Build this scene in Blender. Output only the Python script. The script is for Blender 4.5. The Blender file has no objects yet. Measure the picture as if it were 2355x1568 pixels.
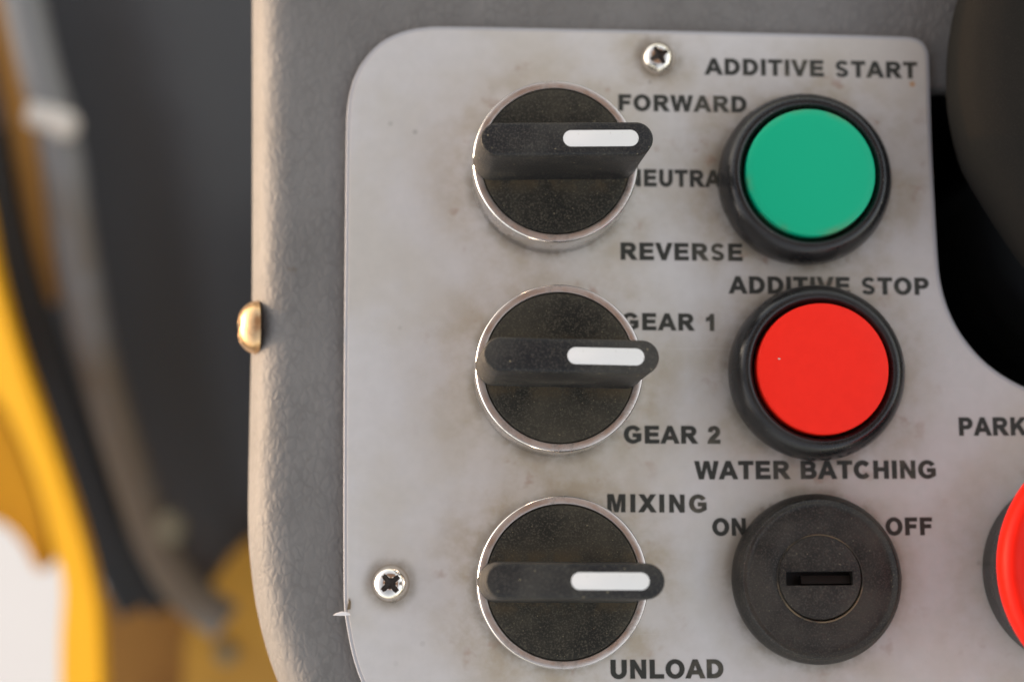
import bpy, bmesh, math, random
from mathutils import Vector, Matrix
from mathutils.geometry import tessellate_polygon
random.seed(7)
R = math.radians
scene = bpy.context.scene
col = scene.collection

# ------------------------------------------------------------------ camera
S = 0.00008                 # one unit of the working grid is 0.08 mm
CX, CY, F = 1177.5, 784.0, 4000.0
nz = Vector((1000 - CX, 1390 - CY, F)).normalized()      # direction into the panel, camera axes (x right, y down, z forward)
ROLL = R(0.0)
ez = -nz
up0 = Vector((math.sin(ROLL), -math.cos(ROLL), 0))
ey = (up0 - ez * up0.dot(ez)).normalized()
ex = ey.cross(ez)
def c2w(v): return Vector((v.dot(ex), v.dot(ey), v.dot(ez)))
fwd = c2w(Vector((0, 0, 1)))
CAM = -F * fwd
def bp(px, py, z=0.0):
    """point of the plane z (panel frame) seen at a pixel of the 2355 x 1568 photograph"""
    d = c2w(Vector((px - CX, py - CY, F)))
    return CAM + d * ((z - CAM.z) / d.z)
def near(d): return d if d >= 19000 else 4000 + (d - 4000) * 0.60
def bpd(px, py, depth):
    depth = near(depth)
    return CAM + c2w(Vector((px - CX, py - CY, F))) * (depth / F)

# the console is tilted: its left side is the higher one
TILT = R(20)
M = Matrix.Rotation(TILT, 4, 'Y')

cam_d = bpy.data.cameras.new('camera')
cam = bpy.data.objects.new('camera', cam_d); col.objects.link(cam); scene.camera = cam
cam_d.sensor_width = 22.3
cam_d.lens = 22.3 * F / 2355
cam_d.clip_start = 0.01; cam_d.clip_end = 200
right = c2w(Vector((1, 0, 0))); upv = c2w(Vector((0, -1, 0))); back = -fwd
mw = Matrix((right, upv, back)).transposed().to_4x4()
mw.translation = CAM * S
cam.matrix_world = M @ mw
cam_d.dof.use_dof = True
cam_d.dof.focus_distance = (F - 190) * S
cam_d.dof.aperture_fstop = cam_d.lens * 0.001 / (118 * S)
cam_d.dof.aperture_blades = 0

# ------------------------------------------------------------------ sky and sun
SUN_EL, SUN_AZ = R(13), R(171)           # azimuth measured from +x, towards the lower left of the picture
sdir = Vector((math.cos(SUN_EL) * math.cos(SUN_AZ), math.cos(SUN_EL) * math.sin(SUN_AZ), math.sin(SUN_EL)))
world = bpy.data.worlds.new('World'); scene.world = world; world.use_nodes = True
wn = world.node_tree.nodes; wl = world.node_tree.links
bg = wn['Background']
sky = wn.new('ShaderNodeTexSky'); sky.sky_type = 'NISHITA'; sky.sun_disc = False
sky.sun_elevation = SUN_EL; sky.sun_rotation = math.pi / 2 - SUN_AZ
sky.air_density = 1.0; sky.dust_density = 1.6; sky.ozone_density = 1.0
hs = wn.new('ShaderNodeHueSaturation'); hs.inputs['Saturation'].default_value = 0.55
wm = wn.new('ShaderNodeMix'); wm.data_type = 'RGBA'; wm.blend_type = 'MULTIPLY'; wm.inputs['Factor'].default_value = 1.0
wm.inputs[7].default_value = (1.06, 0.97, 0.885, 1)      # neutral balance of an overcast sky
wl.new(sky.outputs[0], hs.inputs['Color']); wl.new(hs.outputs[0], wm.inputs[6]); wl.new(wm.outputs[2], bg.inputs['Color'])
bg.inputs['Strength'].default_value = 0.15
sun_d = bpy.data.lights.new('sun', 'SUN'); sun_d.energy = 0.28; sun_d.angle = R(1.0); sun_d.color = (1.0, 0.52, 0.22)
sun = bpy.data.objects.new('sun', sun_d); col.objects.link(sun)
sun.rotation_mode = 'QUATERNION'; sun.rotation_quaternion = sdir.to_track_quat('Z', 'Y')
vs = scene.view_settings
vs.view_transform = 'Standard'; vs.look = 'None'; vs.gamma = 1; vs.use_curve_mapping = False
vs.exposure = 1.88
scene.cycles.max_bounces = 8

# ------------------------------------------------------------------ helpers
def link(name, me, mat=None, parent=None, loc=None):
    o = bpy.data.objects.new(name, me); col.objects.link(o)
    if mat is not None and me is not None: me.materials.append(mat)
    if parent is not None: o.parent = parent
    if loc is not None: o.location = Vector(loc) * S
    return o
def mesh_from(name, bm, smooth=40):
    bmesh.ops.recalc_face_normals(bm, faces=bm.faces)
    bmesh.ops.scale(bm, vec=(S, S, S), verts=bm.verts)
    me = bpy.data.meshes.new(name); bm.to_mesh(me); bm.free()
    if smooth:
        me.polygons.foreach_set('use_smooth', [True] * len(me.polygons))
        me.set_sharp_from_angle(angle=R(smooth))
    return me
def obj(name, bm, mat, parent=None, loc=None, smooth=40):
    return link(name, mesh_from(name, bm, smooth), mat, parent, loc)
def empty(name, loc, label, cat, group=None, rotz=0):
    o = bpy.data.objects.new(name, None); col.objects.link(o)
    o.location = Vector(loc) * S; o.rotation_euler = (0, 0, rotz); o.empty_display_size = 0.01
    return tag(o, label, cat, group)
def tag(o, label=None, cat=None, group=None, kind=None):
    if label: o['label'] = label
    if cat: o['category'] = cat
    if group: o['group'] = group
    if kind: o['kind'] = kind
    return o
def lathe(prof, n=96, bm=None, cap=True):
    """revolve (r, z) points about z; a profile ending at r = 0 closes in a point"""
    bm = bm or bmesh.new(); rings = []
    for r, z in prof:
        if r < 1e-6: rings.append([bm.verts.new((0, 0, z))])
        else: rings.append([bm.verts.new((r * math.cos(2 * math.pi * i / n), r * math.sin(2 * math.pi * i / n), z)) for i in range(n)])
    for a, b in zip(rings, rings[1:]):
        for i in range(n):
            j = (i + 1) % n
            if len(a) == 1 and len(b) == 1: continue
            if len(b) == 1: bm.faces.new((a[i], a[j], b[0]))
            elif len(a) == 1: bm.faces.new((a[0], b[j], b[i]))
            else: bm.faces.new((a[i], a[j], b[j], b[i]))
    return bm
def loft(loops, bm=None, cap0=True, cap1=True):
    """join equal-length loops of 3-D points"""
    bm = bm or bmesh.new()
    vs_ = [[bm.verts.new(p) for p in lp] for lp in loops]
    n = len(vs_[0])
    for a, b in zip(vs_, vs_[1:]):
        for i in range(n):
            j = (i + 1) % n
            bm.faces.new((a[i], a[j], b[j], b[i]))
    for flag, lp in ((cap0, vs_[0]), (cap1, vs_[-1])):
        if flag:
            tris = tessellate_polygon([[v.co for v in lp]])
            for t in tris:
                try: bm.faces.new([lp[k] for k in t])
                except ValueError: pass
    return bm
def stadium(x0, x1, hw, z, n=20, ang0=0):
    """rounded-end bar outline from x0 to x1 with half width hw"""
    pts = []
    for i in range(n + 1):
        a = -math.pi / 2 + math.pi * i / n
        pts.append(Vector((x1 - hw + hw * math.cos(a), hw * math.sin(a), z)))
    for i in range(n + 1):
        a = math.pi / 2 + math.pi * i / n
        pts.append(Vector((x0 + hw + hw * math.cos(a), hw * math.sin(a), z)))
    return pts
def catmull(pts, n=8, closed=True):
    out = []; m = len(pts)
    rng = range(m) if closed else range(m - 1)
    for i in rng:
        g = lambda k: Vector(pts[k % m]) if closed else Vector(pts[min(max(k, 0), m - 1)])
        p0, p1, p2, p3 = g(i - 1), g(i), g(i + 1), g(i + 2)
        for k in range(n):
            t = k / n
            out.append(0.5 * ((2 * p1) + (p2 - p0) * t + (2 * p0 - 5 * p1 + 4 * p2 - p3) * t * t + (3 * p1 - p0 - 3 * p2 + p3) * t ** 3))
    if not closed: out.append(Vector(pts[-1]))
    return out
def round_poly(pts, n=10):
    """polygon of (x, y, r): each corner rounded with radius r"""
    out = []; m = len(pts)
    for i in range(m):
        p = Vector(pts[i][:2]); a = Vector(pts[i - 1][:2]); b = Vector(pts[(i + 1) % m][:2]); r = pts[i][2]
        if r <= 0: out.append(p); continue
        u = (a - p).normalized(); v = (b - p).normalized()
        half = u.angle(v) / 2
        d = r / math.tan(half)
        c = p + (u + v).normalized() * (r / math.sin(half))
        s = p + u * d - c; e = p + v * d - c
        ang = s.angle_signed(e)
        for k in range(n + 1):
            q = s.copy(); q.rotate(Matrix.Rotation(-ang * k / n, 2)) ; out.append(c + q)
    return out
def area2(p): return sum(p[i].x * p[(i + 1) % len(p)].y - p[(i + 1) % len(p)].x * p[i].y for i in range(len(p))) / 2
def offset(poly, d):
    """move every point of a CCW outline inwards by d (number or list)"""
    n = len(poly); out = []
    for i in range(n):
        a, p, b = poly[i - 1], poly[i], poly[(i + 1) % n]
        t1 = (p - a).normalized(); t2 = (b - p).normalized()
        n1 = Vector((-t1.y, t1.x)); n2 = Vector((-t2.y, t2.x))
        nn = (n1 + n2); nn = nn.normalized() if nn.length > 1e-9 else n1
        k = 1 / max(0.5, nn.dot(n1))
        dd = d[i] if isinstance(d, (list, tuple)) else d
        out.append(p + nn * dd * k)
    return out
def slab(poly, prof, bm=None, cap0=True, cap1=True):
    """outline (CCW) through a list of (inset, z)"""
    if area2(poly) < 0: poly = poly[::-1]
    return loft([[Vector((q.x, q.y, z)) for q in offset(poly, ins)] for ins, z in prof], bm, cap0, cap1)
def tube(pts, rad, n=20, bm=None, caps=True):
    bm = bm or bmesh.new(); loops = []
    prev = None
    for i, p in enumerate(pts):
        t = (pts[min(i + 1, len(pts) - 1)] - pts[max(i - 1, 0)]).normalized()
        if prev is None:
            u = t.orthogonal().normalized()
        else:
            u = (prev - t * prev.dot(t)).normalized()
        prev = u; v = t.cross(u)
        r = rad[i] if isinstance(rad, (list, tuple)) else rad
        loops.append([p + u * r * math.cos(2 * math.pi * k / n) + v * r * math.sin(2 * math.pi * k / n) for k in range(n)])
    return loft(loops, bm, caps, caps)

# ------------------------------------------------------------------ materials
def mat(name, rgb, rough=0.5, metal=0.0, spec=0.5):
    m = bpy.data.materials.new(name); m.use_nodes = True
    b = m.node_tree.nodes['Principled BSDF']
    b.inputs['Base Color'].default_value = (*rgb, 1); b.inputs['Roughness'].default_value = rough
    b.inputs['Metallic'].default_value = metal; b.inputs['Specular IOR Level'].default_value = spec
    return m
class N:
    """small node-graph writer"""
    def __init__(self, m):
        self.t = m.node_tree; self.b = self.t.nodes['Principled BSDF']
        self.tc = self.t.nodes.new('ShaderNodeTexCoord')
    def put(self, sock, v):
        if isinstance(v, bpy.types.NodeSocket): self.t.links.new(v, sock)
        else: sock.default_value = v
    def noise(self, scale, detail=3, rough=0.55, vec=None, dist=0.0):
        n = self.t.nodes.new('ShaderNodeTexNoise'); n.inputs['Scale'].default_value = scale
        n.inputs['Detail'].default_value = detail; n.inputs['Roughness'].default_value = rough; n.inputs['Distortion'].default_value = dist
        self.t.links.new(vec or self.tc.outputs['Object'], n.inputs['Vector']); return n.outputs['Fac']
    def voro(self, scale, feature='F1', out='Distance', vec=None):
        n = self.t.nodes.new('ShaderNodeTexVoronoi'); n.feature = feature; n.inputs['Scale'].default_value = scale
        self.t.links.new(vec or self.tc.outputs['Object'], n.inputs['Vector']); return n.outputs[out]
    def ramp(self, v, a, b, lo=0.0, hi=1.0):
        n = self.t.nodes.new('ShaderNodeMapRange'); n.interpolation_type = 'SMOOTHSTEP'
        self.put(n.inputs['Value'], v)
        for k, x in (('From Min', a), ('From Max', b), ('To Min', lo), ('To Max', hi)): n.inputs[k].default_value = x
        return n.outputs[0]
    def math(self, op, a, b=0.0, clamp=False):
        n = self.t.nodes.new('ShaderNodeMath'); n.operation = op; n.use_clamp = clamp
        self.put(n.inputs[0], a); self.put(n.inputs[1], b); return n.outputs[0]
    def mix(self, f, a, b):
        n = self.t.nodes.new('ShaderNodeMix'); n.data_type = 'RGBA'
        self.put(n.inputs['Factor'], f)
        self.put(n.inputs[6], a if isinstance(a, bpy.types.NodeSocket) else (*a, 1))
        self.put(n.inputs[7], b if isinstance(b, bpy.types.NodeSocket) else (*b, 1)); return n.outputs[2]
    def dist(self, p, vec=None):
        n = self.t.nodes.new('ShaderNodeVectorMath'); n.operation = 'DISTANCE'
        self.t.links.new(vec or self.tc.outputs['Object'], n.inputs[0]); n.inputs[1].default_value = p; return n.outputs['Value']
    def scalevec(self, s):
        n = self.t.nodes.new('ShaderNodeMapping'); n.inputs['Scale'].default_value = s
        self.t.links.new(self.tc.outputs['Object'], n.inputs['Vector']); return n.outputs[0]
    def bump(self, h, strength, dist_):
        n = self.t.nodes.new('ShaderNodeBump'); n.inputs['Strength'].default_value = strength; n.inputs['Distance'].default_value = dist_
        self.t.links.new(h, n.inputs['Height']); self.t.links.new(n.outputs[0], self.b.inputs['Normal'])
    def color(self, s): self.put(self.b.inputs['Base Color'], s)
    def rough(self, s): self.put(self.b.inputs['Roughness'], s)

# control positions on the plate (panel frame, z = 0 is the face of the plate)
def ctr(px, py, z): p = bp(px, py, z); return Vector((p.x, p.y, 0))
KNOBS = [ctr(1278, 370, 135), ctr(1287, 845, 135), ctr(1295, 1338, 135)]
GREEN = (ctr(1850, 415, 40) + ctr(1867, 392, 112)) / 2
RED = (ctr(1877, 857, 40) + ctr(1895, 846, 112)) / 2
KEY = ctr(1882, 1330, 40)
ESTOP = ctr(2611, 1307, 350)

def plate_material():
    m = mat('plate_face', (0.45, 0.42, 0.39), 0.5); g = N(m)
    big = g.noise(28, 4, 0.6); mid = g.noise(95, 5, 0.65); fine = g.noise(420, 4, 0.6)
    c = g.mix(g.ramp(big, 0.42, 0.62), (0.550, 0.518, 0.497), (0.510, 0.468, 0.420))
    # hand grime: greasy olive-brown film, thickest round the controls
    near = None
    for p, r, w, s in ([(KNOBS[0], 195, 170, .75), (KNOBS[1], 195, 190, .8), (KNOBS[2], 195, 170, .95)]
                    + [(GREEN, 205, 190, .85), (RED, 205, 160, .7), (KEY, 195, 100, .6), (bp(1515, 130), 44, 120, .8), (bp(898, 1340), 40, 40, .4), (ESTOP, 260, 130, .45)]):
        f = g.math('MULTIPLY', g.ramp(g.dist(Vector((p.x, p.y, 0)) * S), r * S, (r + w) * S, 1.0, 0.0), s)
        near = f if near is None else g.math('MAXIMUM', near, f)
    patch = g.ramp(mid, 0.36, 0.68)
    film = g.math('MULTIPLY', near, g.math('ADD', patch, 0.18), True)
    c = g.mix(g.math('MULTIPLY', film, 0.70), c, (0.325, 0.250, 0.150))
    rust = g.math('MULTIPLY', g.ramp(g.noise(150, 3, 0.6), 0.60, 0.72), g.math('MULTIPLY', near, 0.75))
    c = g.mix(rust, c, (0.30, 0.17, 0.115))
    # narrow dark ring of dirt where each control meets the plate
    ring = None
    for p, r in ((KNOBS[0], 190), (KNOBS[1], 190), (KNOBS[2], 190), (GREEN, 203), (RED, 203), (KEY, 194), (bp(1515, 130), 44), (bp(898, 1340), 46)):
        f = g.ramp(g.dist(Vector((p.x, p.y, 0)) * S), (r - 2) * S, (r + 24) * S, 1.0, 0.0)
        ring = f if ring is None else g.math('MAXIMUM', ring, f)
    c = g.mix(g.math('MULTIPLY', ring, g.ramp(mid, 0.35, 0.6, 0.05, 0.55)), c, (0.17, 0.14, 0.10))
    spots = g.ramp(g.voro(190), 0.05, 0.13, 1.0, 0.0)
    keep = g.ramp(g.noise(60, 2), 0.55, 0.64)
    c = g.mix(g.math('MULTIPLY', spots, g.math('MULTIPLY', keep, 0.35)), c, (0.14, 0.11, 0.08))
    # one orange fleck under the last letter of the top line
    fl = bp(2098, 194)
    c = g.mix(g.ramp(g.dist(Vector((fl.x, fl.y, 0)) * S), 2 * S, 11 * S, 0.8, 0.0), c, (0.45, 0.20, 0.04))
    mp = g.t.nodes.new('ShaderNodeMapping'); mp.inputs['Rotation'].default_value = (0, 0, 0.6); mp.inputs['Scale'].default_value = (30, 700, 1)
    g.t.links.new(g.tc.outputs['Object'], mp.inputs['Vector'])
    scr = g.math('MULTIPLY', g.ramp(g.noise(1.0, 2, 0.5, mp.outputs[0]), 0.70, 0.78), g.ramp(g.noise(45, 2), 0.5, 0.6, 0, 0.5))
    c = g.mix(scr, c, (0.66, 0.63, 0.60))
    c = g.mix(g.ramp(fine, 0.3, 0.7, 0.0, 0.10), c, (0.30, 0.28, 0.26))
    g.color(c); g.rough(g.ramp(mid, 0.3, 0.7, 0.50, 0.68)); g.bump(g.noise(900, 3), 0.06, 0.0002)
    return m
def dusty(name, base, dust, rough=0.55, amount=0.5, scale=60, speck=True, spk=(0.30, 0.25, 0.16), bump=0.3, spec=0.4, speckscale=1500, ridge=False):
    m = mat(name, base, rough, spec=spec); g = N(m)
    oi = g.t.nodes.new('ShaderNodeObjectInfo'); ad = g.t.nodes.new('ShaderNodeVectorMath'); ad.operation = 'MULTIPLY_ADD'
    g.t.links.new(oi.outputs['Location'], ad.inputs[0]); ad.inputs[1].default_value = (9, 9, 9)
    g.t.links.new(g.tc.outputs['Object'], ad.inputs[2]); V_ = ad.outputs[0]
    f = g.ramp(g.noise(scale, 5, 0.6, V_), 0.35, 0.7)
    c = g.mix(g.math('MULTIPLY', f, amount), base, dust)
    gr = g.ramp(g.noise(2900, 2, 0.7, V_), 0.48, 0.68)
    c = g.mix(g.math('MULTIPLY', gr, amount * 0.9), c, tuple(1.3 * q_ for q_ in dust))
    if speck:
        v = g.ramp(g.voro(speckscale, vec=V_), 0.10, 0.22, 1.0, 0.0)
        k = g.ramp(g.noise(speckscale * 0.7, 1, vec=V_), 0.60, 0.66)
        c = g.mix(g.math('MULTIPLY', g.math('MULTIPLY', v, k), 0.8), c, spk)
    if ridge:      # dust gathered along the foot of the lever
        sp_ = g.t.nodes.new('ShaderNodeSeparateXYZ'); g.t.links.new(g.tc.outputs['Object'], sp_.inputs[0])
        ya = g.math('ABSOLUTE', sp_.outputs['Y'])
        rd = g.math('MULTIPLY', g.ramp(ya, 44 * S, 84 * S, 1.0, 0.0), g.ramp(g.noise(260, 4, 0.7, V_), 0.40, 0.62))
        c = g.mix(g.math('MULTIPLY', rd, 0.75), c, (0.085, 0.062, 0.036))
    g.color(c); g.rough(g.ramp(f, 0, 1, rough - 0.06, rough + 0.14))
    if bump: g.bump(g.noise(2600, 2), bump, 0.00006)
    return m
def chrome_mat(name='chrome', tint=(0.80, 0.78, 0.76), r0=0.08, r1=0.30, dirt=0.6):
    m = mat(name, tint, 0.12, 1.0); g = N(m)
    f = g.noise(320, 5, 0.65); d = g.ramp(g.noise(140, 5, 0.7), 0.52, 0.70)
    g.color(g.mix(g.math('MULTIPLY', d, dirt), tint, (0.20, 0.145, 0.105)))
    g.rough(g.math('ADD', g.ramp(f, 0.3, 0.7, r0, r1), g.math('MULTIPLY', d, 0.25)))
    g.bump(f, 0.05, 0.0001)
    return m

M_plate = plate_material()
M_plate_edge = mat('plate_edge', (0.40, 0.39, 0.40), 0.45)
M_ink = mat('ink', (0.022, 0.022, 0.018), 0.5)
g = N(M_ink)
g.color(g.mix(g.ramp(g.noise(90, 5, 0.65), 0.46, 0.74, 0, 0.62), (0.021, 0.022, 0.017), (0.17, 0.145, 0.10)))
M_chrome = chrome_mat(tint=(0.70, 0.69, 0.68), dirt=0.45, r0=0.10, r1=0.24)
M_ringtop = chrome_mat('tarnished_chrome', (0.64, 0.585, 0.54), 0.28, 0.45, 0.7)
M_disc = dusty('black_disc_plastic', (0.019, 0.018, 0.015), (0.070, 0.061, 0.045), 0.7, 0.9, 60, speckscale=1900, spec=0.15, bump=0.6, ridge=True)
M_lever = dusty('black_lever_plastic', (0.014, 0.014, 0.015), (0.070, 0.063, 0.052), 0.52, 0.60, 70, speckscale=1000, spec=0.25)
M_white = mat('white_inlay', (0.86, 0.84, 0.81), 0.5)
g = N(M_white); g.color(g.mix(g.ramp(g.noise(800, 4, 0.7), 0.62, 0.74, 0, 0.35), (0.77, 0.75, 0.72), (0.35, 0.30, 0.25)))
M_rubber = dusty('black_rubber', (0.009, 0.009, 0.010), (0.034, 0.030, 0.026), 0.27, 0.40, 50, spk=(0.15, 0.13, 0.1), bump=0.05, spec=0.42)
M_green = mat('green_plastic', (0.0, 0.40, 0.20), 0.5, spec=0.25)
g = N(M_green); gd = g.dist((0, 0, 0.112 * 0.08))
g.color(g.mix(g.math('MULTIPLY', g.ramp(gd, 130 * S, 152 * S, 0.0, 1.0), g.ramp(g.noise(120, 4), 0.46, 0.70, 0, 0.6)), (0.001, 0.395, 0.205), (0.16, 0.20, 0.08)))
M_red = mat('red_plastic', (0.80, 0.02, 0.01), 0.5, spec=0.22)
g = N(M_red); g.color(g.mix(g.ramp(g.noise(500, 4), 0.3, 0.7), (0.95, 0.022, 0.009), (0.92, 0.020, 0.008)))
M_red2 = mat('red_mushroom_plastic', (0.70, 0.015, 0.008), 0.45, spec=0.12)
g = N(M_red2); g.color(g.mix(g.ramp(g.noise(300, 4), 0.3, 0.7), (0.80, 0.014, 0.005), (0.76, 0.012, 0.004)))
M_key = dusty('key_switch_plastic', (0.010, 0.009, 0.008), (0.050, 0.042, 0.033), 0.48, 0.85, 80, spk=(0.16, 0.13, 0.09), spec=0.3)
M_keyrim = mat('brassy_dust', (0.20, 0.15, 0.085), 0.6)
g = N(M_keyrim); g.color(g.mix(g.ramp(g.noise(160, 3), 0.40, 0.58), (0.035, 0.028, 0.020), (0.17, 0.12, 0.065)))
M_slot = mat('slot_inside', (0.004, 0.004, 0.004), 0.7)
M_keybrown = mat('slot_shutter', (0.014, 0.010, 0.007), 0.6, spec=0.2)

M_console = mat('grained_grey_vinyl', (0.15, 0.15, 0.148), 0.55, spec=0.25); g = N(M_console)
sv = g.scalevec((1, 0.7, 1))
wob = g.t.nodes.new('ShaderNodeTexNoise'); wob.inputs['Scale'].default_value = 600; wob.inputs['Detail'].default_value = 2
g.t.links.new(sv, wob.inputs['Vector'])
wm_ = g.t.nodes.new('ShaderNodeVectorMath'); wm_.operation = 'MULTIPLY_ADD'
g.t.links.new(wob.outputs['Color'], wm_.inputs[0]); wm_.inputs[1].default_value = (0.0016, 0.0016, 0.0016); g.t.links.new(sv, wm_.inputs[2])
v = g.ramp(g.voro(620, 'DISTANCE_TO_EDGE', vec=wm_.outputs[0]), 0.0, 0.30)
w = g.noise(300, 3, 0.55, sv, 0.3)
c = g.mix(g.ramp(g.noise(40, 4), 0.35, 0.65), (0.182, 0.171, 0.161), (0.155, 0.145, 0.136))
c = g.mix(g.math('MULTIPLY', g.ramp(v, 0.0, 0.6, 0.22, 0.0), g.ramp(w, 0.35, 0.65)), c, (0.075, 0.070, 0.064))
c = g.mix(g.math('MULTIPLY', g.ramp(g.noise(230, 5, 0.7), 0.64, 0.76), 0.4), c, (0.10, 0.075, 0.05))
g.color(c); g.bump(g.math('ADD', g.math('MULTIPLY', v, 0.28), g.math('MULTIPLY', w, 1.7)), 0.62, 0.00030)
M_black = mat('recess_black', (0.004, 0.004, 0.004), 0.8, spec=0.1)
M_boot = mat('boot_rubber', (0.012, 0.014, 0.015), 0.6)
M_brown = dusty('brown_black_grip', (0.0175, 0.016, 0.014), (0.021, 0.019, 0.016), 0.95, 0.5, 40, speck=False, bump=0.1, spec=0.04)

# ------------------------------------------------------------------ console housing
GZ = -24.0                      # top face of the console under the plate
GROUND_D = 20000
left = [(578, -400), (578, 0), (578, 400), (577, 700), (572, 950), (568, 1180), (574, 1300), (592, 1420), (628, 1545), (690, 1680), (800, 1850), (1000, 2040)]
L2 = [bp(x, y, -114).to_2d() for x, y in left]
rightside = [(3300, -400), (3300, 204), (2112, 206), (2112, 420), (2130, 640), (2175, 780), (2240, 860), (2355, 925), (2600, 985), (3300, 1010), (3300, 2060)]
R2 = [bp(x, y, GZ).to_2d() for x, y in rightside]
Ls = [v.to_2d() for v in catmull([v.to_3d() for v in L2], 6, closed=False)]
outline = R2 + Ls[::-1]
wts = [0.12] * len(R2) + [1.0] * len(Ls)
if area2(outline) < 0: outline = outline[::-1]; wts = wts[::-1]
loops = []
rr = 60.0
loops.append([Vector((q.x, q.y, -11500)) for q in outline])
# (inset, drop): steep chamfer with a soft turn on to the top face
for ins, dr in ((0, 122), (0.5, 110), (2, 100), (5, 91), (20, 56), (26, 45), (35, 33), (47, 22), (63, 11), (84, 4), (110, 0)):
    q2 = offset(outline, [ins * w_ for w_ in wts])
    loops.append([Vector((q.x, q.y, GZ - dr * w_)) for q, w_ in zip(q2, wts)])
console = obj('console', loft(loops, cap0=True, cap1=True), M_console, smooth=50)
tag(console, 'grey grained vinyl console with a rounded left edge carrying the switch panel', 'console')
# black lining of the opening beside the panel
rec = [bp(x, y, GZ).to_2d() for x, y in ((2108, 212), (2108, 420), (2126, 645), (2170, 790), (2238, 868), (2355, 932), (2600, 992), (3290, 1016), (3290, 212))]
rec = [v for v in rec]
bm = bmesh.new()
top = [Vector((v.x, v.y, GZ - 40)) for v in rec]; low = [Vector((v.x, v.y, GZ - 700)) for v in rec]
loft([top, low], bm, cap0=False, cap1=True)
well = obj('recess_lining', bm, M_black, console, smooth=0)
# housing beyond the opening, right of frame and above it
hb = [bp(x, y, GZ).to_2d() for x, y in ((2205, -420), (3300, -420), (3300, 200), (2205, 200))]

# ------------------------------------------------------------------ control plate
plate_px = [(790, 1330), (789.5, 1200), (790, 1000), (791, 800), (793, 600), (795, 400), (796.5, 290), (801, 232), (814, 180), (838, 137), (874, 99), (920, 75), (975, 63), (1045, 61),
            (1300, 66), (1600, 72), (1850, 78), (2060, 84), (2100, 87), (2122, 97), (2134, 116), (2138, 150), (2142, 300), (2149, 450), (2157, 590), (2165, 655), (2183, 715), (2212, 770), (2255, 822), (2305, 862), (2370, 896), (2460, 928), (2600, 955), (3000, 985),
            (3100, 1010), (3160, 1080), (3160, 2040), (1200, 1990), (1050, 1880), (940, 1760), (884, 1664), (842, 1592), (814, 1520), (797, 1440), (791, 1390)]
P2 = [bp(x, y, 0).to_2d() for x, y in plate_px]
if area2(P2) < 0: P2 = P2[::-1]
def refine(poly, n=3):
    # smooth dense outline; long straight runs stay straight because their points are collinear
    return [v.to_2d() for v in catmull([v.to_3d() for v in poly], n, closed=True)]
P2 = refine(P2)
plate = empty('switch_plate', (0, 0, -13.5), 'light grey switch panel with black lettering, screwed to the grey console', 'control panel')
base = obj('base_plate', slab(P2, [(2, -13.5), (0, -11), (0, -4.0), (2.0, -2.0)]), M_plate_edge, plate, (0, 0, 13.5), smooth=30)
obj('shadow_seam', slab(P2, [(9, -23.9), (9, -13.2)]), M_rubber, plate, (0, 0, 13.5), smooth=0)  # dark strip added to stand in for the shadow along the plate edge
face = obj('printed_face', slab(P2, [(8.5, -2.6), (8.5, -0.6), (9.6, 0.0)]), M_plate, plate, (0, 0, 13.5), smooth=0)

# ------------------------------------------------------------------ lettering (bold grotesque capitals drawn as outlines)
def arc(cx, cy, rx, ry, a0, a1, n=14):
    return [(cx + rx * math.cos(R(a0 + (a1 - a0) * i / n)), cy + ry * math.sin(R(a0 + (a1 - a0) * i / n))) for i in range(n + 1)]
def sweep(path, w):
    """outline of a thick open path with flat ends"""
    pts = [Vector(p) for p in path]; Lf, Rt = [], []
    for i, p in enumerate(pts):
        t = (pts[min(i + 1, len(pts) - 1)] - pts[max(i - 1, 0)]).normalized(); nrm = Vector((-t.y, t.x))
        Lf.append(p + nrm * w / 2); Rt.append(p - nrm * w / 2)
    return [tuple(v) for v in Lf + Rt[::-1]]
W = 150; H = 716
GL = {}
def bowl(x0, x1, y0, y1, r):   # D-like outline from left x0, bulging to x1
    rx = min(r, x1 - x0); ry = (y1 - y0) / 2
    return [(x0, y0)] + arc(x1 - rx, y0 + ry, rx, ry, -90, 90, 18) + [(x0, y1)]
GL['A'] = (722, [[(0, 0), (152, 0), (212, 158), (508, 158), (570, 0), (722, 0), (440, H), (282, H)], [(256, 278), (361, 560), (466, 278)]])
GL['D'] = (722, [bowl(72, 680, 0, H, 330), bowl(220, 530, 124, H - 124, 225)])
GL['I'] = (278, [[(66, 0), (214, 0), (214, H), (66, H)]])
GL['T'] = (611, [[(231, 0), (379, 0), (379, 595), (590, 595), (590, H), (21, H), (21, 595), (231, 595)]])
GL['V'] = (667, [[(258, 0), (408, 0), (666, H), (508, H), (335, 200), (158, H), (0, H)]])
GL['E'] = (667, [[(73, 0), (620, 0), (620, 124), (220, 124), (220, 308), (578, 308), (578, 428), (220, 428), (220, 595), (605, 595), (605, H), (73, H)]])
GL['F'] = (611, [[(73, 0), (220, 0), (220, 300), (520, 300), (520, 421), (220, 421), (220, 595), (565, 595), (565, H), (73, H)]])
GL['L'] = (611, [[(73, 0), (583, 0), (583, 124), (220, 124), (220, H), (73, H)]])
GL['H'] = (722, [[(73, 0), (220, 0), (220, 308), (504, 308), (504, 0), (651, 0), (651, H), (504, H), (504, 430), (220, 430), (220, H), (73, H)]])
GL['N'] = (722, [[(73, 0), (210, 0), (210, 462), (500, 0), (649, 0), (649, H), (512, H), (512, 240), (218, H), (73, H)]])
GL['M'] = (833, [[(73, 0), (205, 0), (205, 560), (348, 0), (486, 0), (628, 560), (628, 0), (762, 0), (762, H), (548, H), (418, 226), (287, H), (73, H)]])
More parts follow.
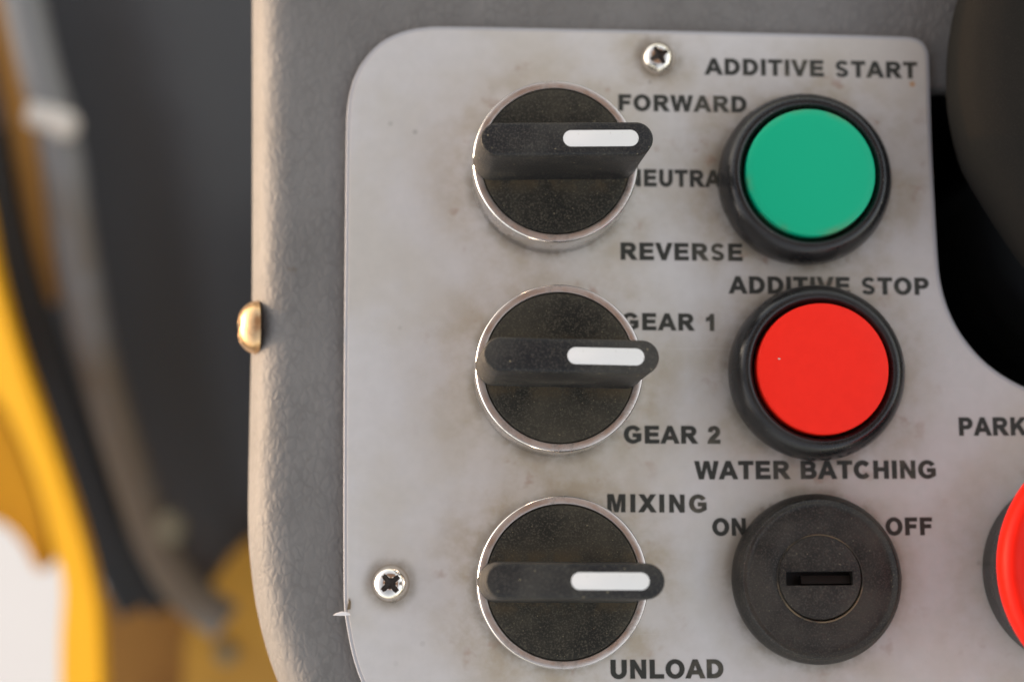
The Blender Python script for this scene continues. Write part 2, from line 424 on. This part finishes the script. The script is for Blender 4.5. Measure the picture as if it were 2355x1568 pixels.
GL['K'] = (722, [[(75, 0), (222, 0), (222, 216), (342, 336), (540, 0), (724, 0), (446, 440), (710, H), (514, H), (222, 400), (222, H), (75, H)]])
GL['X'] = (667, [[(0, 0), (178, 0), (333, 244), (488, 0), (667, 0), (421, 372), (646, H), (474, H), (333, 492), (194, H), (21, H), (246, 372)]])
GL['W'] = (944, [[(175, 0), (332, 0), (470, 516), (610, 0), (764, 0), (938, H), (790, H), (682, 230), (560, H), (384, H), (264, 222), (154, H), (4, H)]])
GL['O'] = (778, [arc(389, 358, 350, 371, 0, 350, 35), arc(389, 358, 200, 246, 0, 350, 35)])
GL['U'] = (722, [[(71, H)] + [(71, 290)] + arc(361, 275, 290, 288, 180, 360, 20)[1:] + [(651, H), (504, H)] + arc(361, 272, 143, 158, 360, 180, 16) + [(218, H)]])
GL['P'] = (667, [[(73, 0), (220, 0), (220, 268)] + arc(400, 492, 226, 224, -90, 90, 14) + [(73, H)], bowl(220.5, 476, 388, 596, 110)])
GL['B'] = (722, [[(73, 0)] + arc(440, 202, 226, 202, -90, 62, 12) + arc(420, 528, 212, 188, -38, 90, 10) + [(73, H)],
                 bowl(220, 516, 122, 304, 95), bowl(220, 486, 424, 596, 90)])
GL['R'] = (722, [[(73, 0), (220, 0), (220, 298), (262, 298), (330, 262), (520, 0), (704, 0), (560, 220), (490, 306)] + arc(440, 511, 215, 205, -72, 90, 14) + [(73, H)], bowl(220.5, 506, 412, 596, 96)])
cpath = arc(376, 358, 262, 296, 44, 316, 26)
GL['C'] = (722, [sweep(cpath, W)])
GL['G'] = (778, [sweep(arc(392, 358, 274, 296, 46, 292, 26) + [(590, 118), (640, 160)], W - 4)[:-29] + []]) if False else (778, [[]])
# G: ring opened on the right with a spur
o_ = arc(389, 358, 350, 371, 38, 322, 28); i_ = arc(389, 358, 200, 246, 322, 40, 26)
GL['G'] = (778, [o_[:-1] + [(640, 70), (712, 118), (712, 390), (402, 390), (402, 269), (562, 269), (562, 178), (500, 132)] + [p for p in i_ if p[0] < 470 or p[1] > 300]])
sp = [(130, 150), (180, 92), (250, 62), (335, 54), (440, 66), (505, 120), (520, 196), (478, 262), (380, 318), (262, 366), (176, 420), (150, 500), (172, 580), (240, 640), (335, 664), (428, 656), (490, 620), (530, 565)]
sp = [tuple(v.to_2d()) for v in catmull([Vector((x, y, 0)) for x, y in sp], 4, closed=False)]
GL['S'] = (667, [sweep(sp, 168)])
GL['1'] = (556, [[(236, 0), (376, 0), (376, 718), (262, 718), (200, 612), (78, 545), (78, 420), (170, 462), (236, 512)]])
two = [(112, 520), (140, 590), (200, 640), (285, 652), (370, 630), (415, 570), (415, 490), (370, 410), (270, 310), (170, 205), (120, 130)]
two = [tuple(v.to_2d()) for v in catmull([Vector((x, y, 0)) for x, y in two], 4, closed=False)]
s2 = sweep(two, 138)
nn_ = len(s2) // 2
GL['2'] = (556, [[(506, 0), (506, 128), (250, 128)] + [p for p in s2[nn_:][::-1] if p[1] > 140][::-1][::1][0:0] + [(300, 190), (400, 285), (470, 372), (502, 455), (506, 520), (485, 610), (425, 680), (330, 718), (240, 718), (140, 690), (75, 625), (50, 512), (190, 498), (205, 560), (240, 594), (285, 602), (340, 588), (364, 530), (350, 460), (290, 384), (180, 282), (90, 172), (40, 70), (28, 0)]])

BOLD = 30
def word_mesh(text, x0, base0, x1, base1, cap):
    p0 = bp(x0, base0, 0); p1 = bp(x1, base1, 0)
    mid = ((x0 + x1) / 2, (base0 + base1) / 2)
    h = (bp(mid[0], mid[1] - cap, 0) - bp(mid[0], mid[1], 0)).length
    base0 += 1.2; base1 += 1.2; p0 = bp(x0, base0, 0); p1 = bp(x1, base1, 0)
    sc = 1.10 * h / (H + 2 * BOLD); sx = sc * 1.05
    def ext(ch, side):
        xs = [p[0] for c_ in GL[ch][1] for p in c_]; return min(xs) if side == 0 else max(xs)
    adv = [(GL[c_][0] if c_ != ' ' else 300) for c_ in text]
    total = sum(adv[:-1]) - ext(text[0], 0) + ext(text[-1], 1) + 2 * BOLD
    sx = min(sx, ((p1 - p0).length - 2.6 * (len(text) - 1)) / total)
    gap = ((p1 - p0).length - total * sx) / (len(text) - 1)
    dx = (p1 - p0).normalized(); dy = Vector((-dx.y, dx.x, 0))
    bm = bmesh.new(); pen = -(ext(text[0], 0) - BOLD) * sx
    Z0, Z1 = 0.15, 0.55
    for ch, ad in zip(text, adv):
        if ch != ' ':
            polys = []
            for q_, c_ in enumerate(GL[ch][1]):
                pl_ = [Vector(p_) for p_ in c_]
                if (area2(pl_) < 0) == (q_ == 0): pl_ = pl_[::-1]
                pl_ = offset(pl_, -BOLD) if ch != 'S' else [Vector((v_.x, 358 + (v_.y - 358) * 1.0)) for v_ in pl_]          # holes run clockwise, so they shrink
                polys.append([Vector((v_.x * sx + pen, (v_.y + BOLD) * sc, 0)) for v_ in pl_])
            tris = tessellate_polygon(polys)
            flat = [v for c_ in polys for v in c_]
            vv = [bm.verts.new(dx * v.x + dy * v.y + Vector((0, 0, Z1))) for v in flat]
            for t in tris:
                try: bm.faces.new([vv[k] for k in t])
                except ValueError: pass
            off = 0
            lo = [bm.verts.new(dx * v.x + dy * v.y + Vector((0, 0, Z0))) for v in flat]
            for c_ in polys:
                n = len(c_)
                for i in range(n):
                    a, b = off + i, off + (i + 1) % n
                    bm.faces.new((vv[a], vv[b], lo[b], lo[a]))
                off += n
        pen += ad * sx + gap
    return bm, p0
WORDS = [('ADDITIVE START', 1620.7, 171, 2110, 180, 34.5), ('FORWARD', 1422.4, 254, 1717.5, 258.5, 34.5), ('NEUTRAL', 1443, 427.5, 1690, 430.5, 36),
         ('REVERSE', 1427.4, 596.5, 1708, 599.5, 36.5), ('ADDITIVE STOP', 1676, 674, 2137, 677.5, 36.5), ('GEAR 1', 1429, 757.6, 1643, 760, 36),
         ('GEAR 2', 1434.5, 1018.3, 1657, 1019.3, 37.5), ('WATER BATCHING', 1597.3, 1101, 2153, 1099, 38.5), ('PARK', 2206, 1000.6, 2362, 1000, 38.5),
         ('MIXING', 1396.5, 1176, 1625.6, 1177.5, 38), ('ON', 1638.5, 1230.5, 1716, 1230, 37), ('OFF', 2037, 1229.5, 2145, 1229, 37.5), ('UNLOAD', 1404.4, 1559, 1664.5, 1557.5, 40)]
for wd in WORDS:
    bm, p0 = word_mesh(*wd)
    o = obj('lettering', bm, M_ink, plate, (p0.x, p0.y, 13.5), smooth=0)
    o['label'] = 'black printed word ' + wd[0]

# ------------------------------------------------------------------ rotary selector switches
def chord(z0px, z1px, z):    # world angle of a bar between two pixels
    a = bp(*z0px, z); b = bp(*z1px, z); return math.atan2(b.y - a.y, b.x - a.x)
def make_selector(c, label, ang):
    t = empty('selector_switch', c, label, 'rotary switch', 'rotary selector switches in the left column')
    obj('bezel', lathe([(181, 0), (186, 3), (188, 8), (188, 128), (187.4, 131), (186.2, 133.2), (185.2, 134.2)], 128), M_chrome, t, smooth=60)
    obj('bezel_ring', lathe([(185.2, 134.2), (184, 134.8), (171, 135), (169.5, 134.2), (169, 128), (168.6, 112)], 128), M_ringtop, t, smooth=60)
    obj('knob_disc', lathe([(168, 110), (168, 131), (166, 134), (163, 135), (150, 135.6), (0, 136.5)], 128), M_disc, t, smooth=50)
    prof = [(-187, 188, 46, 132), (-186.5, 187, 43.5, 137), (-186, 187, 42, 143), (-182, 191, 39.8, 220), (-176, 197.5, 37.6, 312), (-175, 198, 36.6, 319), (-172.5, 195.5, 34, 323.5), (-168, 191, 30, 325)]
    lv = obj('lever', loft([stadium(a, b, h, z) for a, b, h, z in prof]), M_lever, t, smooth=40)
    lv.rotation_euler = (0, 0, ang)
    ip = [(3, 166, 18.0, 322.5), (3, 166, 18.0, 325.8), (4, 165, 17, 326.4)]
    obj('pointer_mark', loft([stadium(a, b, h, z) for a, b, h, z in ip]), M_white, lv, smooth=40)
    return t
angs = [chord((1135, 322), (1470, 320), 325), chord((1135, 811.5), (1488, 819.5), 325), chord((1145, 1334), (1495, 1335.5), 325)]
labs = ['black rotary switch in chrome bezel between the words FORWARD and REVERSE, topmost of its column',
        'middle rotary switch, chrome bezel with orange glints, left of GEAR 1 and GEAR 2',
        'rotary switch in pinkish tarnished bezel between MIXING and UNLOAD']
for c_, l_, a_ in zip(KNOBS, labs, angs): make_selector(c_, l_, a_)

# ------------------------------------------------------------------ push buttons
def make_button(c, label, mcap, dome):
    t = empty('push_button', c, label, 'push button', 'round push buttons with black collars')
    obj('collar', lathe([(192, 0), (198, 6), (201, 22), (201.5, 44), (198, 66), (191, 84), (181, 97), (172, 102), (165, 101.5), (160, 97), (157.5, 92), (157, 80), (154, 78), (153, 60)], 128), M_rubber, t, smooth=60)
    cap = [(149, 58), (149, 104)] + ([(147.5, 109), (143, 112), (128, 114), (80, 116), (0, 117)] if dome else [(148.3, 109.5), (146.5, 111.5), (144, 112), (100, 112.5), (0, 112.7)])
    obj('cap', lathe(cap, 128), mcap, t, smooth=35)
    return t
make_button(GREEN, 'green push button under the words ADDITIVE START', M_green, True)
make_button(RED, 'flat red push button in black collar under ADDITIVE STOP', M_red, False)

# ------------------------------------------------------------------ key switch
t = empty('key_switch', KEY, 'black round key switch with horizontal slot between ON and OFF', 'key switch')
obj('collar', lathe([(188, 0), (191, 8), (191, 30), (188, 44), (183, 53), (180, 59), (178, 63.5), (174.5, 66), (171, 64.5), (167, 58.5), (163, 56.6), (158, 56.4), (148, 57), (144, 57.4), (99, 58.5), (97, 58), (96.8, 40)], 128), M_key, t, smooth=50)
obj('dust_ring', lathe([(98.4, 57), (98.0, 60.4), (96, 61.2), (94.4, 60.2), (94.0, 52)], 96), M_keyrim, t, smooth=60)
core_c = bp(1886, 1327, 66) - KEY
bm = bmesh.new()
# round core with a real rectangular slot: outer circle and slot bridged by quads
hx, hy, r_ = 75, 15.5, 93.5
s0 = bp(1807, 1312, 66); s1 = bp(1962, 1347, 66)
sc_ = (s0 + s1) / 2 - bp(1886, 1327, 66)
nseg = 96
def sq(a):
    c, s = math.cos(a), math.sin(a)
    k = min(hx / abs(c) if abs(c) > 1e-6 else 1e9, hy / abs(s) if abs(s) > 1e-6 else 1e9)
    return Vector((c * k + sc_.x, s * k + sc_.y, 0))
angs_ = sorted(set([2 * math.pi * i / nseg for i in range(nseg)] + [math.atan2(sy * hy, sx * hx) % (2 * math.pi) for sx in (1, -1) for sy in (1, -1)]))
lo = []
for rad, z in ((93.5, 45), (93.5, 63), (91.5, 66), (88, 66.6)):
    lo.append([Vector((rad * math.cos(a), rad * math.sin(a), z)) for a in angs_])
lo.append([sq(a) + Vector((0, 0, 66.6)) for a in angs_])
lo.append([sq(a) + Vector((0, 0, 30)) for a in angs_])
core = obj('lock_core', loft(lo, bm, cap0=False, cap1=False), M_key, t, (core_c.x, core_c.y, 0), smooth=40)
sb = bmesh.new(); bmesh.ops.create_cube(sb, size=1, matrix=Matrix.Translation((sc_.x, sc_.y, 22)) @ Matrix.Diagonal((156, 36, 10, 1)))
obj('slot_floor', sb, M_slot, core, smooth=0)
sb = bmesh.new(); bmesh.ops.create_cube(sb, size=1, matrix=Matrix.Translation((sc_.x + 18, sc_.y - 4.5, 40)) @ Matrix.Rotation(R(-14), 4, 'X') @ Matrix.Diagonal((112, 19, 18, 1)))
obj('slot_shutter', sb, M_keybrown, core, smooth=0)
nb = bmesh.new(); bmesh.ops.create_cube(nb, size=1, matrix=Matrix.Translation((189, 0, 15)) @ Matrix.Diagonal((8, 16, 26, 1)))
bmesh.ops.bevel(nb, geom=nb.edges[:], offset=1.5, segments=2, affect='EDGES')
obj('index_nub', nb, M_key, t, smooth=40)

# ------------------------------------------------------------------ emergency stop
t = empty('emergency_stop', ESTOP, 'large red mushroom stop button on black collar at the right edge', 'stop button')
obj('collar', lathe([(208, 0), (216, 10), (216, 140), (213, 152), (205, 160), (170, 162), (150, 162), (150, 240)], 128), M_rubber, t, smooth=50)
obj('mushroom_head', lathe([(150, 230), (215, 236), (257, 262), (275, 292), (283, 322), (283.5, 340), (281, 353), (274, 364), (264, 369), (255, 368.5), (246, 365), (240, 364), (200, 368), (100, 376), (0, 380)], 160), M_red2, t, smooth=60)

# ------------------------------------------------------------------ screws
def screw_mesh(rad, hgt, rot, slot=0.56, flange=True, n=144):
    """pan head with a cross recess, as one height field in polar cells"""
    bm = bmesh.new(); rings = []
    rs = [0, .04, .08, .12, .16, .2, .24, .28, .32, .36, .40, .44, .47, .50, .53, .56, .59, .62, .66, .70, .74, .78, .82, .86, .89, .92, .945, .965, .98, .992, 1.0]
    def h(x, y):
        r = math.hypot(x, y)
        z = (1 - r ** 3.2) ** 0.75 if r < 1 else 0.0
        c, s = math.cos(rot), math.sin(rot); u = x * c + y * s; v = -x * s + y * c
        u, v = abs(u), abs(v)
        def arm(p, q):     # p along, q across
            w = 0.165 - 0.05 * (p / slot)
            e = min((w - q) / 0.05, (slot - p) / 0.07)
            return max(0.0, min(1.0, e))
        core_ = max(0.0, min(1.0, (0.27 - (u + v) * 0.72) / 0.06))
        cut = max(arm(u, v), arm(v, u), core_)
        dep = 0.62 - 0.35 * min(1, r / slot)
        return z - cut * dep
    for k in rs:
        if k == 0: rings.append([bm.verts.new((0, 0, h(0, 0) * hgt))]); continue
        rings.append([bm.verts.new((rad * k * math.cos(2 * math.pi * i / n), rad * k * math.sin(2 * math.pi * i / n), h(k * math.cos(2 * math.pi * i / n), k * math.sin(2 * math.pi * i / n)) * hgt)) for i in range(n)])
    rings.append([bm.verts.new((rad * math.cos(2 * math.pi * i / n), rad * math.sin(2 * math.pi * i / n), -10)) for i in range(n)])
    for a, b in zip(rings, rings[1:]):
        for i in range(n):
            j = (i + 1) % n
            if len(a) == 1: bm.faces.new((a[0], b[i], b[j]))
            else: bm.faces.new((a[i], b[i], b[j], a[j]))
    return bm
M_screw = chrome_mat('bright_screw_metal', (0.74, 0.68, 0.61), 0.06, 0.18, 0.6)
M_rustscrew = mat('screw_recess_grime', (0.045, 0.033, 0.024), 0.55)
M_side_screw = chrome_mat('screw_metal_orange_reflection', (0.66, 0.42, 0.22), 0.25, 0.45, 0.8)  # orange reflection of the yellow machine put into the metal tint
def screw(px, py, rad, rot, label, hgt=30, grp='cross-head screws holding the panel'):
    p = bp(px, py, 14)
    t = obj('cross_head_screw', screw_mesh(rad, hgt, rot), M_screw, None, (p.x, p.y, 0.4), smooth=45)
    # grimy lower part of the recess
    t.data.materials.append(M_rustscrew)
    for poly in t.data.polygons:
        c = poly.center
        if math.hypot(c.x, c.y) < rad * 0.50 * S and c.z < hgt * 0.72 * S: poly.material_index = 1
    return tag(t, label, 'screw', grp)
screw(1515, 131, 42, R(28), 'chrome cross-head screw at the top edge of the panel, left of ADDITIVE START')
screw(898, 1341, 43, R(40), 'chrome cross-head screw near the lower left edge of the panel')
# dome screw on the rounded side of the console
p = bp(585, 753, -86)
t = obj('side_screw', screw_mesh(62, 38, R(10)), M_side_screw, None, (p.x, p.y, p.z), smooth=45)
t.rotation_mode = 'QUATERNION'; t.rotation_quaternion = Vector((-0.985, -0.02, 0.17)).to_track_quat('Z', 'Y')
tag(t, 'shiny domed screw seen edge-on, standing out of the left side of the console', 'screw')

# ------------------------------------------------------------------ small lint flake stuck on the panel edge
p = bp(797, 1412, 2)
fp = [(8, 2), (0, 6), (-12, 6.5), (-23, 3), (-31, -2), (-20, -2.5), (-4, -3), (8, -2)]
bm = loft([[Vector((x, y, 0)) for x, y in fp], [Vector((x, y * .9, 3.5)) for x, y in fp], [Vector((x * .8 - 1, y * .6 + 1, 5)) for x, y in fp]])
o = obj('plastic_burr', bm, mat('burr_white', (0.80, 0.74, 0.72), 0.5), None, (p.x, p.y, 0.3)); tag(o, 'tiny white sliver of plastic sticking out at the lower left edge of the panel', 'sliver')
p = bp(802, 1390, 0.5)
bm = loft([[Vector((x, y, z)) for x, y in ((-4, -11), (4, -10), (5, 6), (1, 15), (-1, 4))] for z in (0, 2.5)])
o = obj('dirt_chip', bm, mat('dirt', (0.16, 0.11, 0.06), 0.8), None, (p.x, p.y, 0.3)); tag(o, 'tiny brown dirt chip just above the white sliver on the panel edge', 'dirt')

M_fleck = mat('pale_fleck', (0.62, 0.50, 0.42), 0.6)
for (px, py, z, r1_, lab) in ((1692, 362, 94, 3.2, 'tiny pale fleck on the black collar left of the green button cap'), (1792, 825, 113, 2.2, 'tiny pale fleck on the flat face of the red push button')):
    bm = bmesh.new(); bmesh.ops.create_icosphere(bm, subdivisions=2, radius=r1_)
    bmesh.ops.scale(bm, vec=(1.3, 0.9, 0.6), verts=bm.verts)
    q = bp(px, py, z); o = obj('dust_fleck', bm, M_fleck, None, (q.x, q.y, z)); tag(o, lab, 'dust fleck')

# ------------------------------------------------------------------ lever head and boot beside the panel
head_px = [(2330, -260), (2250, -120), (2209, 0), (2194, 80), (2189, 160), (2191, 230), (2203, 300), (2226, 378), (2263, 444), (2313, 524), (2370, 606), (2450, 690), (2600, 760), (2850, 740), (3000, 500), (3050, 100), (2900, -300), (2600, -420)]
HP = [bp(x, y, 120).to_2d() for x, y in head_px]
if area2(HP) < 0: HP = HP[::-1]
HP = [v.to_2d() for v in catmull([v.to_3d() for v in HP], 6)]
hc = sum(HP, Vector((0, 0))) / len(HP)
bm = bmesh.new()
ls = []
for f, z in ((0.80, 5), (0.93, 18), (0.985, 60), (1.0, 120), (0.985, 170), (0.95, 205), (0.88, 230), (0.7, 250), (0.35, 264), (0.05, 268)):
    ls.append([Vector(((v.x - hc.x) * f, (v.y - hc.y) * f, z)) for v in HP])
loft(ls, bm)
t = empty('control_lever', (hc.x, hc.y, -690), 'big dark brown rounded lever head cut off by the right edge, black boot below', 'control lever')
obj('lever_head', bm, M_brown, t, (0, 0, 690), smooth=60)
bt = [bp(x, y, -150).to_2d() for x, y in ((2228, 400), (2240, 470), (2262, 560), (2300, 660), (2370, 760), (2500, 850), (2750, 860), (2950, 700), (2950, 300), (2700, 150), (2400, 200))]
if area2(bt) < 0: bt = bt[::-1]
bt = [v.to_2d() for v in catmull([v.to_3d() for v in bt], 5)]
bm = bmesh.new()
ls = []
for k, (f, z) in enumerate(((1.0, -685), (1.0, -640), (0.93, -600), (1.0, -540), (0.9, -490), (0.97, -430), (0.86, -370), (0.93, -310), (0.8, -250), (0.85, -190), (0.7, -120), (0.6, -50), (0.5, 40))):
    ls.append([Vector(((v.x - hc.x) * f, (v.y - hc.y) * f, z)) for v in bt])
obj('rubber_boot', loft(ls, bm), M_boot, t, (0, 0, 690), smooth=70)

# ------------------------------------------------------------------ out of focus machine parts at the left
def yellow(name, rgb, dark, rough=0.4):
    m = mat(name, rgb, rough, spec=0.2); g = N(m)
    g.color(g.mix(g.ramp(g.noise(9, 4, 0.6), 0.45, 0.7, 0, 0.6), rgb, dark)); return m
M_yellow = yellow('yellow_paint', (0.99, 0.48, 0.008), (0.97, 0.45, 0.008))
M_amber = yellow('amber_paint', (0.86, 0.37, 0.010), (0.70, 0.27, 0.008))
M_ochre = yellow('dusty_ochre_paint', (0.60, 0.30, 0.045), (0.42, 0.21, 0.05))
M_rust_shade = yellow('rust_and_shaded_yellow', (0.44, 0.205, 0.045), (0.30, 0.125, 0.03))  # rusty colour on the rail; on the bracket, yellow with shade painted in
M_ground = mat('pale_concrete', (0.86, 0.83, 0.80), 0.9)
g = N(M_ground); g.color(g.mix(g.ramp(g.noise(6, 4), 0.3, 0.7), (0.52, 0.51, 0.50), (0.49, 0.48, 0.47)))
M_pipe = mat('grey_pipe_paint', (0.26, 0.25, 0.24), 0.45)
g = N(M_pipe); g.color(g.mix(g.ramp(g.noise(14, 4), 0.45, 0.66), (0.205, 0.20, 0.195), (0.15, 0.115, 0.08)))
M_hose = mat('hose_rubber', (0.016, 0.015, 0.014), 0.55)
M_guard = mat('charcoal_sheet', (0.13, 0.12, 0.12), 0.7, spec=0.2)
g = N(M_guard); g.color(g.mix(g.noise(7, 4), (0.100, 0.098, 0.098), (0.080, 0.078, 0.078)))
M_joint = mat('pale_fitting', (0.62, 0.56, 0.49), 0.5)
M_joint2 = mat('dull_fitting', (0.20, 0.17, 0.11), 0.6)

def path(pxs, n=8):
    return catmull([bpd(x, y, d) for x, y, d in pxs], n, closed=False)
# grey pipe
D1 = 9300
pp = [(20, -260), (42, -60), (66, 60), (98, 190), (122, 270), (146, 380), (162, 500), (186, 640), (212, 784), (270, 984), (335, 1184), (372, 1270), (430, 1360), (520, 1430)]
pipe = obj('grey_pipe', tube(path([(x, y, D1) for x, y in pp]), 47 * near(D1) / F, 24), M_pipe, smooth=60)
tag(pipe, 'blurred grey pipe running down the left of the photo beside the dark sheet', 'pipe')
def blob(px, py, d, r, sq_=1.0):
    bm = bmesh.new(); bmesh.ops.create_uvsphere(bm, u_segments=24, v_segments=14, radius=r * near(d) / F)
    bmesh.ops.scale(bm, vec=(1, 1, sq_), verts=bm.verts); return bm, bpd(px, py, d)
bm, q = blob(148, 288, D1 - 140, 36, .8); o = obj('pipe_fitting', bm, M_joint, pipe, q)
bm = tube([bpd(72, 262, D1 - 90), bpd(155, 284, D1 - 120)], 30 * near(D1) / F, 16); o = obj('clamp_strap', bm, M_joint, pipe)
bm, q = blob(388, 1214, D1 - 60, 42, .8); o = obj('pipe_fitting', bm, M_joint2, pipe, q)
# black hose left of the pipe
hp = [(-190, -120), (-120, 120), (-75, 250), (-52, 350), (-20, 480), (22, 640), (62, 784), (118, 934), (162, 1060), (212, 1190), (270, 1310), (316, 1400)]
hose = obj('black_hose', tube(path([(x, y, 9900) for x, y in hp]), 46 * near(9900) / F, 20), M_hose, smooth=60)
tag(hose, 'thick black hose between the yellow beam and the grey pipe', 'hose')
hp = [(-10, 300), (8, 420), (50, 600), (100, 750), (150, 900), (200, 1050), (250, 1180), (315, 1310), (372, 1400)]
hose2 = obj('thin_hose', tube(path([(x, y, 9700) for x, y in hp]), 30 * near(9700) / F, 16), M_hose, smooth=60)
tag(hose2, 'thinner black hose tucked right against the grey pipe', 'hose')
# rusty rail showing between pipe and hose at the top left
rail = obj('orange_rail', tube(path([(x, y, 10100) for x, y in ((-30, -120), (-8, 0), (14, 120), (36, 240), (56, 380), (74, 520), (100, 700))]), 36 * near(10100) / F, 16), M_rust_shade, smooth=60)
tag(rail, 'dark orange rail glimpsed left of the grey pipe near the top left corner', 'rail')
# charcoal sheet that curves down towards the pipe
def sheet(rows, thick, name, m):
    """rows: list of lists of (px, py, depth); solid sheet"""
    bm = bmesh.new()
    g1 = [[bm.verts.new(bpd(*p)) for p in row] for row in rows]
    g2 = [[bm.verts.new(bpd(p[0], p[1], p[2] + thick)) for p in row] for row in rows]
    nr, nc = len(rows), len(rows[0])
    for gq in (g1, g2):
        for i in range(nr - 1):
            for j in range(nc - 1): bm.faces.new((gq[i][j], gq[i][j + 1], gq[i + 1][j + 1], gq[i + 1][j]))
    for i in range(nr - 1):
        for j in (0, nc - 1): bm.faces.new((g1[i][j], g1[i + 1][j], g2[i + 1][j], g2[i][j]))
    for j in range(nc - 1):
        for i in (0, nr - 1): bm.faces.new((g1[i][j], g1[i][j + 1], g2[i][j + 1], g2[i][j]))
    return obj(name, bm, m, smooth=50)
rows = []
def lerp_path(p, y):
    if y <= p[0][1]: return p[0][0]
    for (x0, y0), (x1, y1) in zip(p, p[1:]):
        if y <= y1: return x0 + (x1 - x0) * (y - y0) / (y1 - y0)
    return p[-1][0]
hose_line = [(-230, 200), (-75, 250), (-52, 350), (-20, 480), (22, 640), (62, 784), (118, 934), (162, 1060), (212, 1190), (270, 1310), (316, 1400), (330, 1600)]
for k in range(22):
    y = -420 + k * 88
    xl = lerp_path(hose_line, y); xp = lerp_path(pp, y)
    row = []
    for j in range(21):
        f = j / 20
        x = xl + (760 - xl) * f
        row.append((x, y, 10100 + 500 * f + 1500 * min(1.0, max(0.0, (xp + 330 - x) / 330)) ** 1.8))
    rows.append(row)
sh = sheet(rows, 120, 'charcoal_sheet', M_guard)
tag(sh, 'smooth charcoal sheet filling the gap between the grey pipe and the console', 'sheet metal')
# yellow beam (upper left to lower left) and its amber gusset
def extr(pxs, d, thick, name, m, n=4, bev=50, lean=0.0):
    P = [bpd(x, y, d + lean * (260 - x)) for x, y in pxs]
    P = catmull(P, n)
    c = sum(P, Vector()) / len(P)
    dn = fwd
    ls = []
    for f, dd in ((0.985, 0), (1.0, bev), (1.0, thick - bev), (0.985, thick)):
        ls.append([(p - c) * f + dn * dd for p in P])
    return obj(name, loft(ls), m, None, c, smooth=45)
yb = extr([(-160, 180), (-60, 400), (-16, 610), (32, 784), (102, 984), (170, 1184), (208, 1320), (228, 1450), (226, 1700), (150, 1720), (140, 1500), (146, 1350), (122, 1250), (90, 1130), (40, 1000), (-20, 900), (-160, 800)], 8500, 130, 'yellow_beam', M_yellow, lean=1.4)
tag(yb, 'bright yellow painted beam slanting down the left edge', 'beam')
gs = extr([(-150, 760), (-20, 905), (30, 1000), (84, 1140), (104, 1240), (104, 1300), (86, 1312), (58, 1260), (20, 1215), (-40, 1190), (-150, 1180)], 9500, 200, 'amber_gusset', M_amber, lean=1.0)
tag(gs, 'amber bracket with a rounded tip hanging over the pale ground', 'bracket')
rb = extr([(225, 1360), (300, 1395), (420, 1400), (560, 1330), (620, 1500), (600, 1800), (230, 1800), (205, 1560)], 10900, 400, 'shaded_yellow_bracket', M_rust_shade)  # yellow part whose shade is painted in as brown
tag(rb, 'yellow bracket, its shade painted in as brown, below the ends of the hoses', 'bracket')
oc = extr([(540, 1268), (600, 1240), (760, 1260), (800, 1500), (800, 1800), (430, 1800), (420, 1560), (432, 1440), (480, 1350)], 10300, 500, 'ochre_cover', M_ochre)
tag(oc, 'dusty ochre cover at the bottom, half hidden by the console', 'cover')
bm, q = blob(520, 1500, 10230, 26, .6); obj('cover_bolt', bm, M_joint2, oc, q - oc.location / S)
# unseen slab parented to the beam, added to block low sun from parts below
bm = bmesh.new()
loft([[bp(-1000, -1800, z), bp(-1000, 3200, z), bp(-1000, 3200, z) + Vector((-260, 0, 0)), bp(-1000, -1800, z) + Vector((-260, 0, 0))] for z in (-3100, -5900)], bm)
o = obj('sun_blocker', bm, M_guard, yb, smooth=0); o.location = -yb.location
# ------------------------------------------------------------------ ground (level in the world)
Mi = M.inverted()
gp = bpd(80, 1400, GROUND_D)
w0 = M @ (gp * S)
bm = bmesh.new()
nn = 24
gv = [[bm.verts.new((w0.x + (i / nn - .5) * 24, w0.y + (j / nn - .5) * 24, w0.z)) for j in range(nn + 1)] for i in range(nn + 1)]
for i in range(nn):
    for j in range(nn): bm.faces.new((gv[i][j], gv[i + 1][j], gv[i + 1][j + 1], gv[i][j + 1]))
me = bpy.data.meshes.new('ground'); bm.to_mesh(me); bm.free()
g = N(M_ground); dd = g.dist((w0.x, w0.y, w0.z), g.tc.outputs['Object'])
g.color(g.mix(g.ramp(g.math('ADD', dd, g.math('MULTIPLY', g.noise(2, 4), 0.8)), 1.9, 2.5), g.mix(g.noise(6, 4), (0.62, 0.60, 0.58), (0.58, 0.56, 0.54)), (0.10, 0.085, 0.07)))
ground = link('ground', me, M_ground); tag(ground, kind='structure')

# unseen slab added above and behind the camera to darken the chrome reflections
M_reflection_card = mat('reflection_card_brown', (0.27, 0.20, 0.175), 0.6)
cb = bmesh.new(); bmesh.ops.create_cube(cb, size=1, matrix=Matrix.Translation((-200, 2600, 9500)) @ Matrix.Diagonal((9000, 12000, 120, 1)))
bmesh.ops.bevel(cb, geom=cb.edges[:], offset=40, segments=2, affect='EDGES')
o = obj('reflection_card', cb, M_reflection_card); tag(o, 'unseen dark slab added overhead for the chrome reflections', 'reflection_card')

# everything was laid out in the frame of the panel: set the whole machine at its tilt
bpy.context.view_layer.update()
for o in list(scene.objects):
    if o.parent is None and o.type in {'MESH', 'EMPTY'} and o is not ground:
        o.matrix_world = M @ o.matrix_basis
